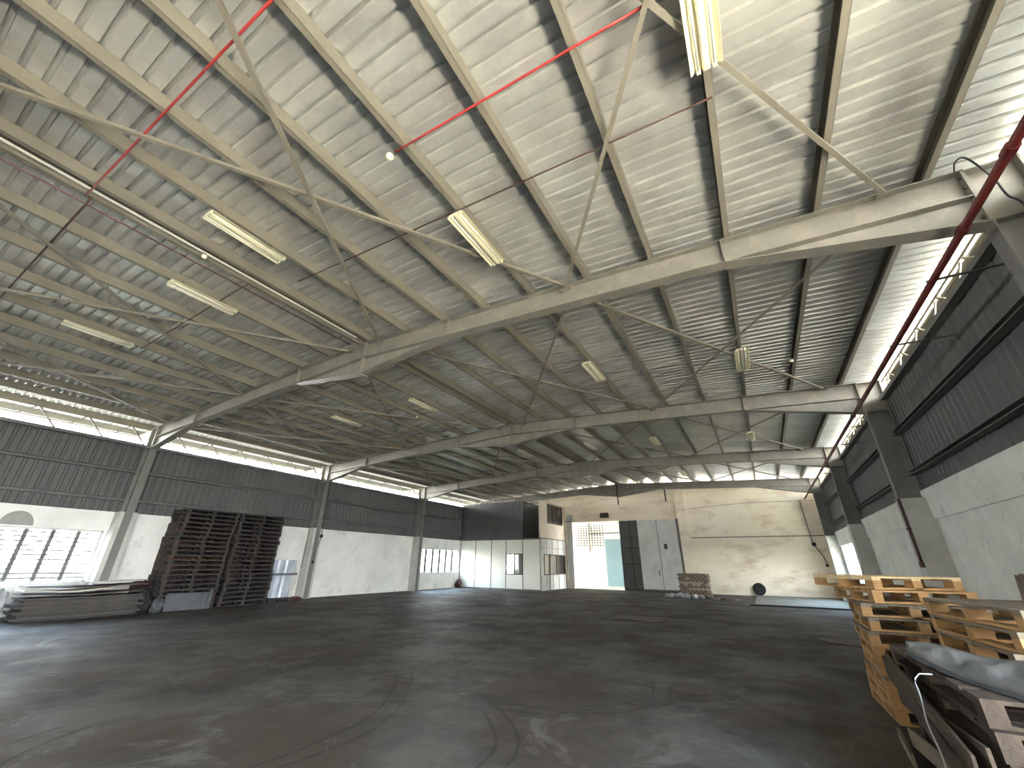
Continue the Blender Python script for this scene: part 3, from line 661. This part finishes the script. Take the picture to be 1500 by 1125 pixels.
for q, (x, y) in enumerate(((-7.80, 2.15), (1.55, 11.0), (-10.2, 10.5))):
    o = thing('roof_sensor', ['round white detector under the ridge in the nearest bay', 'round white detector on the right slope in the second bay', 'round white detector on the left slope in the second bay'][q], 'detector', (x, y, ztop(x) - 0.06))
    MB().lathe([(0.001, -0.045), (0.03, -0.04), (0.045, -0.01), (0.04, 0.02), (0.001, 0.02)], (x, y, ztop(x) - 0.04), 12).build('dome', M_bulb, o, True); MB().tube([(x, y, ztop(x) - 0.02), (x, y, ztop(x) + 0.02)], 0.02, 6).build('stem', M_paint, o)
# looping cable at the near right knee
cable('loop_cable', 'dark cable looping over the knee of the nearest rafter', [(3.02, 5.78, 6.12), (3.04, 5.72, 6.22), (3.12, 5.70, 6.24), (3.2, 5.72, 6.05), (3.26, 5.74, 5.8), (3.28, 5.75, 5.55), (3.36, 5.76, 5.36), (3.42, 5.76, 4.6)], 0.011)

# ---------------------------------------------------------------- light fittings
def light_fitting():
    L = thing('light_fitting', 'x', 'light', (0, 0, 0), 'fluorescent light fittings under the roof')
    h = 0.61
    MB().prism([(-0.035, 0.0), (0.035, 0.0), (0.035, -0.05), (0.02, -0.06), (-0.02, -0.06), (-0.035, -0.05)], -h, h).build('housing', M_cream, L)
    for s in (-1, 1):
        MB().prism([(s * 0.035, -0.004), (s * 0.10, -0.012), (s * 0.145, -0.055), (s * 0.15, -0.055), (s * 0.103, -0.006), (s * 0.035, 0.0)], -h, h).build('reflector_wing', M_cream, L)
        MB().tube([(s * 0.075, -h + 0.03, -0.055), (s * 0.075, h - 0.03, -0.055)], 0.013, 8).build('tube', M_tube, L, True)
        MB().box(s * 0.075 - 0.02, s * 0.075 + 0.02, -h, -h + 0.03, -0.075, -0.01).box(s * 0.075 - 0.02, s * 0.075 + 0.02, h - 0.03, h, -0.075, -0.01).build('lamp_holder', M_cream, L)
        MB().box(-0.012, 0.012, s * 0.4 - 0.012, s * 0.4 + 0.012, 0.0, 0.10).build('hanger', M_paint, L)
    return L
proto = light_fitting()
LP = [(0.47, 2.42, 'nearest fitting, hanging large at the top of the view'), (-2.98, 4.0, 'fitting on the right slope just before the nearest rafter'), (-6.44, 2.22, 'fitting on the right slope beside the ridge'),
      (-8.94, 2.72, 'fitting on the left slope beside the ridge'), (-12.35, 2.15, 'fitting farthest down the left slope of the nearest bay'),
      (0.50, 10.3, 'fitting on the right slope beyond the nearest rafter, near the right eave'), (-2.97, 9.55, 'fitting mid right slope beyond the nearest rafter'), (-9.07, 9.6, 'fitting left of the ridge beyond the nearest rafter'), (-12.4, 9.2, 'fitting far down the left slope beyond the nearest rafter'),
      (-2.97, 17.2, 'fitting mid right slope between second and third rafters'), (0.5, 17.6, 'fitting near the right eave between second and third rafters'), (-9.07, 17.0, 'fitting left of the ridge between second and third rafters'), (-5.8, 17.2, 'fitting right of the ridge between second and third rafters'),
      (-2.97, 24.6, 'fitting in the farthest bay above the white door')]
for i, (x, y, lab) in enumerate(LP):
    o = proto if i == 0 else copy_tree(proto)
    o.location = (x, y, ztop(x) - 0.10); o['label'] = 'cream fluorescent ' + lab

# ---------------------------------------------------------------- pallets
def pallet(name, w_, d_, m_deck, m_block, parts=True, h=0.144, gap_blocker=False):
    """w_ along X, d_ along Y, origin at the base centre"""
    R = thing(name, 'x', 'pallet', (0, 0, 0))
    top = MB(); nb = 7; bw = d_ / nb * 0.80
    for i in range(nb):
        y = -d_ / 2 + (d_ - bw) * i / (nb - 1); top.box(-w_ / 2, w_ / 2, y, y + bw, h - 0.022, h)
    for x in (-w_ / 2, -0.05, w_ / 2 - 0.1): top.box(x, x + 0.1, -d_ / 2, d_ / 2, h - 0.044, h - 0.022)
    bot = MB()
    for x in (-w_ / 2, -0.05, w_ / 2 - 0.1): bot.box(x, x + 0.1, -d_ / 2, d_ / 2, 0, 0.022)
    for y in (-d_ / 2, d_ / 2 - 0.1): bot.box(-w_ / 2 + 0.1, w_ / 2 - 0.1, y, y + 0.1, 0, 0.0215)
    bl = []
    for x in (-w_ / 2, -0.05, w_ / 2 - 0.1):
        for y in (-d_ / 2, -0.07, d_ / 2 - 0.14): bl.append((x, x + 0.1, y, y + 0.14, 0.022, h - 0.044))
    if parts:
        top.build('top_deck', m_deck, R); bot.build('base_boards', m_block, R)
        for b in bl: MB().box(*b).build('block', m_block, R)
    else:
        R2 = MB(); R2.v = list(top.v); R2.f = list(top.f); R2.add(bot.v, bot.f)
        for b in bl: R2.box(*b)
        if gap_blocker: R2.box(w_ / 2 - 0.09, w_ / 2 - 0.01, -d_ / 2 + 0.02, d_ / 2 - 0.13, 0.023, h - 0.0445)
        if gap_blocker: R2.box(-w_ / 2 + 0.1, w_ / 2 - 0.1, d_ / 2 - 0.12, d_ / 2 - 0.02, 0.022, h - 0.023)  # inner boards added to stop light showing through the stack
        bpy.data.objects.remove(R); R = R2.build(name, m_deck); tag(R, 'x', 'pallet')
    return R
def place(proto, first, loc, rz, label, group, tilt=(0, 0)):
    o = proto if first else copy_tree(proto)
    o.location = loc; o.rotation_euler = (tilt[0], tilt[1], rz); o['label'] = label; o['group'] = group
    return o

# right-hand bright stack
pa = pallet('wooden_pallet', 1.0, 1.25, M_wood, M_wood)
N = 10; z = 0.0; H = 0.150
for k in range(N):
    c = Vector((1.45, 7.65)); rz = random.uniform(-0.03, 0.03); dx = random.uniform(-0.02, 0.02)
    if k == 9: rz = 0.42; c = Vector((1.32, 7.78))
    if k == 8: rz = 0.20; c = Vector((1.42, 7.70))
    if k == 0: rz = 0.03
    o = place(pa, k == 0, (c.x + dx, c.y, k * H), rz, 'fresh wooden pallet in the bright stack on the right, %s' % ('resting on the floor' if k == 0 else ('topmost' if k == N - 1 else ORD[k] + ' from the floor')), 'pallets in the bright right-hand stack')
    if k == N - 1:
        for ch in o.children:
            if ch.name.startswith('top_deck'):
                ch.data = ch.data.copy(); ch.data.materials[0] = M_wood_t
    if k in (2, 5, 6, 7):
        for ch in o.children:
            if ch.name.startswith('top_deck'):
                ch.data = ch.data.copy(); ch.data.materials[0] = M_wood_g; ch['label'] = 'greyed deck boards'
# old dark stack in the foreground right corner
po = pallet('wooden_pallet', 1.35, 2.2, M_wood_o, M_wood_o)
for k in range(6):
    place(po, k == 0, (1.66 + random.uniform(-0.04, 0.04), 5.10 + random.uniform(-0.06, 0.06), k * 0.147), 0.01 + random.uniform(-0.035, 0.035),
          'old dark pallet in the foreground stack at the right edge, %s' % ('resting on the floor' if k == 0 else ORD[k] + ' from the floor'), 'old pallets at the lower right')
pg = pallet('wooden_pallet', 1.42, 1.15, M_wood_g, M_wood)
for k in range(3):
    place(pg, k == 0, (1.99 + 0.02 * k, 5.60, 0.884 + k * 0.1445), math.pi / 2 + 0.05 + 0.05 * k, 'greyed pallet lying on the old dark stack, %s of three' % ('lowest', 'middle', 'topmost')[k], 'greyed pallets on the old stack', )

# loose planks leaning on the foreground stack
def plank(a, b, w_, t, m, label, name='loose_plank', upv=(0, 0, 1)):
    a, b = Vector(a), Vector(b); o = thing(name, label, 'plank', tuple(a), 'loose planks in the foreground'); MB().bar(a, b, t, w_, upv).build('board', m, o, bevel=0.003); return o
plank((0.905, 6.12, 0.46), (0.885, 3.85, 0.60), 0.15, 0.022, M_wood_o, 'long brown board along the side of the old foreground stack, the upper of two', upv=(0, 0, 1))
plank((0.895, 6.15, 0.12), (0.875, 4.0, 0.36), 0.14, 0.022, M_wood_g, 'long greyish board along the side of the old foreground stack, the lower of two', upv=(0, 0, 1))
plank((0.860, 6.10, 0.70), (0.846, 4.00, 0.30), 0.17, 0.02, M_wood_o, 'dark board slanting down towards the viewpoint across the old foreground stack')
plank((0.832, 5.70, 0.80), (0.818, 3.90, 0.56), 0.12, 0.02, M_wood_o, 'narrow dark board slanting just below the draped sheeting')
plank((0.80, 5.75, 0.035), (0.86, 6.5, 0.035), 0.12, 0.03, M_wood_g, 'short board lying on the floor before the bright stack')
o = thing('packing_strap', 'pale plastic strap curling down the old foreground stack', 'strap', (0.9, 4.9, 0.3))
MB().tube([(0.90, 4.58, 0.892), (0.83, 4.60, 0.885), (0.80, 4.61, 0.85)] + [(0.79 + 0.006 * math.sin(q * 0.9), 4.60 - 0.006 * q + 0.03 * math.sin(q * 0.35), 0.82 - 0.045 * q) for q in range(18)], 0.005, 6).build('band', M_plastic, o, True)

# folded sheeting lying over the front of the old stack
def sheet(u, v):
    # u along the length, v from the upper edge to the lower edge
    up_ = Vector((0.93 + 0.75 * u, 5.25 - 0.95 * u + 0.15 * math.sin(u * 3), 1.01 + 0.02 * math.sin(u * 9)))
    lo_ = Vector((0.90 + 0.42 * u, 5.15 - 1.35 * u, 0.955 - 0.06 * math.sin(min(u * 2.2, 1) * math.pi / 2)))
    p = up_.lerp(lo_, v); p.z += 0.03 * math.sin(v * 7 + u * 19 + math.sin(u * 31)) * (1 - abs(2 * v - 1)) + 0.02 * math.sin(v * math.pi)
    return p
T = thing('plastic_sheeting', 'crumpled grey-white plastic sheeting draped over the old foreground stack', 'sheeting', (1.0, 4.9, 0.95))
MB().grid(sheet, 28, 10, 0.012).build('sheet', M_tarp, T, True)

def shade_film(u, v):
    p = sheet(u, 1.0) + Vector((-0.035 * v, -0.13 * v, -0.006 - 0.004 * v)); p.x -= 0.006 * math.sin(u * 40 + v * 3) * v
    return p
MB().grid(shade_film, 40, 5, 0.003).build('black_shade_film', M_black, T, True)['label'] = 'black plastic film with the shade below the sheeting in its colour'  # black sheet: plastic film and the shadow under the sheeting in one colour
# weathered bundle standing by the right wall
for q in range(4):
    plank((3.42, 10.45 - 0.16 * q, 0.0), (3.50, 10.25 - 0.16 * q, 1.50 + 0.02 * (q % 2)), 0.05, 0.13, M_wood_g, 'weathered upright board against the right wall, %s from the left' % ORD[q], upv=(1, 0, 0))

# left-hand tall dark stacks
pd_ = pallet('wooden_pallet', 1.80, 1.15, M_wood_d, M_wood_d, False, h=0.1565, gap_blocker=True)
pb_ = pallet('wooden_pallet', 1.80, 1.15, M_wood_b, M_wood_b, False, h=0.1565, gap_blocker=True)
usedd = [False, False]
for st, (yc, n, nm, lean) in enumerate(((8.18, 21, 'left', 0.08), (10.18, 21, 'right', 0.0))):
    for k in range(n):
        brown = (st == 0 and k in (8, 10, 13, 16))
        P_ = pb_ if brown else pd_; idx = 1 if brown else 0
        dy = random.uniform(-0.03, 0.03); y = yc + dy + (lean * max(0, k - 12) / 8 if st == 0 else 0.0)
        place(P_, not usedd[idx], (-18.50 + random.uniform(-0.04, 0.04), y, k * 0.158), math.pi / 2 + random.uniform(-0.02, 0.02),
              '%s pallet in the %s tall stack by the left wall, %s' % ('brown' if brown else 'blackened', nm, 'resting on the floor' if k == 0 else ('topmost' if k == n - 1 else ORD[k] + ' from the floor')), 'tall pallet stacks by the left wall')
        usedd[idx] = True
# grey steel sheets and dark bundle at the foot of the left stack
G = thing('galvanised_panel', 'grey galvanised panel standing at the foot of the left pallet stack', 'panel', (-17.7, 8.0, 0))
MB().prism([(-17.75, 0.0), (-17.72, 0.0), (-17.80, 0.52), (-17.83, 0.52)], 7.45, 8.75).build('sheet', M_galv, G)
MB().box(-17.80, -17.70, 7.45, 8.75, 0.5, 0.54).box(-17.76, -17.66, 8.72, 8.84, 0.0, 0.62).build('edge_rail', M_galv, G)
def bundle(c, r, name, label, cat, m, seed, flat=0.8):
    rnd = random.Random(seed)
    ph = [rnd.uniform(0, 6.28) for _ in range(6)]
    def f(u, v):
        th = 2 * math.pi * u; p = math.pi * (v * 0.98 + 0.01)
        k = 1 + 0.16 * math.sin(3 * th + ph[0] + 2 * p) + 0.10 * math.sin(7 * th + ph[1] - 5 * p) + 0.09 * math.sin(5 * p + ph[2] + 4 * th)
        x = r[0] * k * math.sin(p) * math.cos(th); y = r[1] * k * math.sin(p) * math.sin(th); z_ = r[2] * k * math.cos(p)
        return (c[0] + x, c[1] + y, max(c[2] + z_, 0.003))
    o = MB().grid(f, 28, 16).build(name, m, None, True); tag(o, label, cat); return o
bundle((-18.25, 7.02, 0.28), (0.30, 0.17, 0.30), 'plastic_bundle', 'dark crumpled plastic bundle between the sheet pile and the pallet stack', 'bundle', M_black, 3)
bundle((-17.55, 7.18, 0.2), (0.18, 0.16, 0.22), 'plastic_bundle', 'small grey crumpled bundle before the left pallet stack', 'bundle', M_galv, 5)

# wrapped load
Wp = thing('wrapped_load', 'tall load wrapped in bluish white film beside the right pallet stack', 'load', (-18.45, 11.55, 0))
def wrapf(u, v):
    th = 2 * math.pi * u; k = 1 + 0.05 * math.sin(th * 9) + 0.03 * math.sin(th * 17 + 1); z_ = 0.18 + 1.45 * v
    rr = 0.50 * (1 + (0.10 if v > 0.62 else -0.03 * math.sin(v * 5)))
    c_, s_ = math.cos(th), math.sin(th); q = (abs(c_) ** 4 + abs(s_) ** 4) ** -0.25
    return (-18.42 + rr * k * c_ * q * 0.88, 11.66 + rr * k * s_ * q * 0.88, z_)
MB().grid(wrapf, 60, 14).build('film', M_wrap, Wp, True)
MB().grid(lambda u, v: Vector((-18.42, 11.66, 1.63)).lerp(Vector(wrapf(u, 1.0)), v), 60, 1).build('film_top', M_wrap, Wp)
MB().box(-18.95, -17.89, 11.12, 12.2, 1.03, 1.11).build('dark_band', M_strap_d, Wp)
pw_ = pallet('wooden_pallet', 1.0, 1.0, M_wood_d, M_wood_d, False)
po2 = place(pw_, True, (-18.42, 11.66, 0.0), 0.0, 'dark pallet under the wrapped bluish load', 'single pallets by the left wall')
MB().box(-18.87, -17.97, 11.2, 12.1, 0.146, 0.18).build('base_board', M_wood_d, Wp)
bundle((-18.2, 12.55, 0.08), (0.2, 0.24, 0.08), 'plastic_bundle', 'dark rag heap with red on the floor beside the wrapped load', 'bundle', M_redp, 8)

# pile of flat sheets at the left edge
z = 0.0
for k in range(18):
    th = 0.038 + random.uniform(-0.004, 0.006); ox, oy = random.uniform(-0.07, 0.09), random.uniform(-0.10, 0.07)
    m = (M_card if k % 3 else M_card_g) if k < 14 else (M_card_l if k in (15, 17) else M_card)
    amp = 0.006 if k < 14 else 0.028
    sh = thing('flat_sheet', 'flat board in the low pile below the left window, %s' % ('lowest' if k == 0 else ('topmost' if k == 17 else ORD[k] + ' from the floor')), 'board', (-18.2, 5.4, z), 'flat boards piled below the left window')
    ph = 1.3; x0, x1, y0, y1 = -18.60 + ox, -17.68 + ox, 4.05 + oy, 6.75 + oy
    if k == 17: y0 += 0.9
    if k == 15: y1 -= 0.8
    zb = z + th + 0.002
    MB().grid(lambda u, v: (x0 + (x1 - x0) * v, y0 + (y1 - y0) * u, zb + amp * (1 + math.sin(u * 7 + ph) * (0.5 + 0.5 * v)) - amp), 16, 3, th - 0.004).build('board_sheet', m, sh)
    z += th + (0.002 if k < 13 else 0.058)
bundle((-18.2, 3.68, 0.38), (0.30, 0.20, 0.36), 'plastic_bundle', 'torn white plastic heap at the left end of the board pile', 'bundle', M_plastic, 11)
Bk = thing('basin', 'dark red upturned plastic basin beyond the board pile', 'basin', (-18.8, 6.95, 0.0))
MB().lathe([(0.001, 0.98), (0.12, 0.975), (0.19, 0.93), (0.235, 0.80), (0.25, 0.76), (0.26, 0.76)], (-18.85, 7.0, -0.02), 20).build('bowl', M_redp, Bk, True)
MB().tube([(-18.85, 7.0, 0), (-18.85, 7.0, 0.76)], [0.2, 0.24], 16).build('bin', M_black, Bk)

# ---------------------------------------------------------------- brick pile and litter by the far wall
bw, bh, bd = 0.206, 0.10, 0.295
b0 = MB().box(-bw / 2, bw / 2, -bd / 2, bd / 2, 0, bh).build('brown_brick', M_brick, None, bevel=0.006)
M_brick_p = mat('pale_brick', (0.46, 0.40, 0.32), (0.32, 0.26, 0.20), 3, 0.85)
b1 = b0.data.copy(); b1.materials[0] = M_brick_p
first = True
for r_ in range(11):
    for c in range(7):
        for d in range(3):
            o = b0 if first else b0.copy()
            if not first and random.random() < (0.75 if r_ in (3, 5, 6) else 0.04): o.data = b1
            if not first: COL.objects.link(o)
            first = False
            o.location = (-4.28 + c * 0.2135 + (0.09 if (r_ + d) % 2 else 0) + random.uniform(-0.002, 0.002), 26.4 + d * 0.31, 0.045 + r_ * 0.102); o.rotation_euler = (0, 0, random.uniform(-0.006, 0.006))
            tag(o, 'brick in the squared pile, %s layer, %s column, %s row from the floor' % (('front', 'middle', 'back')[d], ORD[c], ORD[r_]), 'brick', 'bricks of the squared pile')
tag(MB().box(-4.42, -2.95, 26.2, 27.2, 0.0, 0.044).build('base_board', M_wood_o), 'thin wooden board under the squared brick pile', 'board')
for q, (x, y, s_) in enumerate(((-4.9, 25.5, 0.16), (-4.6, 25.2, 0.2), (-4.2, 25.3, 0.22), (-3.85, 25.1, 0.2), (-3.5, 25.3, 0.18), (-3.15, 25.4, 0.14), (-4.4, 25.7, 0.16))):
    o = bundle((x, y, s_ * 0.5), (s_ * 0.8, s_ * 0.75, s_ * 0.6), 'crumpled_bag', 'crumpled white bag in the litter before the brick pile, %s from the left' % ORD[[0, 2, 3, 4, 5, 6, 1][q]], 'bag', M_plastic, 20 + q); o['group'] = 'white bags before the brick pile'
for q, (x, y) in enumerate(((-2.75, 25.5), (-2.45, 25.2), (-2.1, 25.4), (-1.85, 25.0), (-1.55, 25.3))):
    o = b0.copy(); COL.objects.link(o); o.location = (x, y, 0); o.rotation_euler = (0, 0, 0.5 * q); tag(o, 'loose brick on the floor right of the white bags, %s from the left' % ORD[q], 'brick', 'loose bricks on the floor')
bundle((-18.86, 25.3, 0.22), (0.2, 0.22, 0.24), 'plastic_bundle', 'small reddish bundle in the corner left of the white office panels', 'bundle', M_redp, 31)
tag(MB().prism([(-16.9, 24.9), (-16.0, 24.8), (-16.05, 25.15), (-16.8, 25.2)], 0.0, 0.05, 'Z').build('timber_offcut', M_wood_g), 'pale timber offcut on the floor before the white office panels', 'offcut')
# cardboard scraps on the floor
scr = [((-5.6, 15.5), 0.9, 0.35, 'flattened cardboard scrap mid floor, the left of two'), ((-3.9, 14.9), 1.5, 0.5, 'flattened cardboard scrap mid floor, the right of two'), ((1.3, 13.2), 0.9, 0.4, 'dark cardboard scrap on the floor before the right wall'), ((-1.8, 19.5), 1.2, 0.3, 'thin dark board on the floor beyond the cardboard scraps')]
for (x, y), a, b, lab in scr:
    def cf(u, v, x=x, y=y, a=a, b=b):
        return (x + a * (u - 0.5) + 0.1 * math.sin(v * 5), y + b * (v - 0.5) * 2 + 0.08 * math.sin(u * 9), 0.010 + 0.03 * abs(math.sin(u * 4 + v * 3)) * (abs(v - 0.5) * 2))
    o = MB().grid(cf, 14, 5, 0.006).build('cardboard_scrap', M_cardb); tag(o, lab, 'cardboard')

MB().box(-34, 6, YF + 0.35, 36.3, 5.3, 5.36).build('unseen_yard_shade', M_girt)['kind'] = 'structure'  # unseen roof, added to keep daylight off the yard wall
# ---------------------------------------------------------------- yard beyond the big door
Y2 = 36.0
yw = thing('yard_building', 'sunlit white building seen through the big doorway', 'building', (-12, Y2, -0.06))
wall_x(MB(), Y2, Y2 + 0.2, -20.0, -3.0, -0.06, 7.0, [(-14.3, -11.45, 2.95, 4.75)]).build('wall_face', M_yardwall, yw)
gr = MB()
x = -14.3
while x < -11.45: gr.box(x, x + 0.07, Y2 + 0.02, Y2 + 0.14, 2.95, 4.75); x += 0.245
z = 2.95
while z < 4.76: gr.box(-14.3, -11.45, Y2 + 0.03, Y2 + 0.13, z, z + 0.07); z += 0.2
gr.build('breeze_block_screen', M_yardwall, yw)
MB().box(-14.3, -11.45, Y2 + 0.3, Y2 + 0.35, 2.9, 4.8).build('screen_backing', M_girt, yw)
MB().box(-11.5, -10.1, Y2 - 0.08, Y2, -0.06, 3.55).build('blue_door', M_blue, yw)
MB().tube([(-12.85, Y2 - 0.08, 4.9), (-12.9, Y2 - 0.08, 2.6)], 0.05, 8).tube([(-12.8, Y2 - 0.08, 4.0), (-9.8, Y2 - 0.08, 4.05)], 0.05, 8).build('drain_pipe', M_girt, yw)

for o in list(bpy.data.objects):
    if '_o' in o: del o['_o']
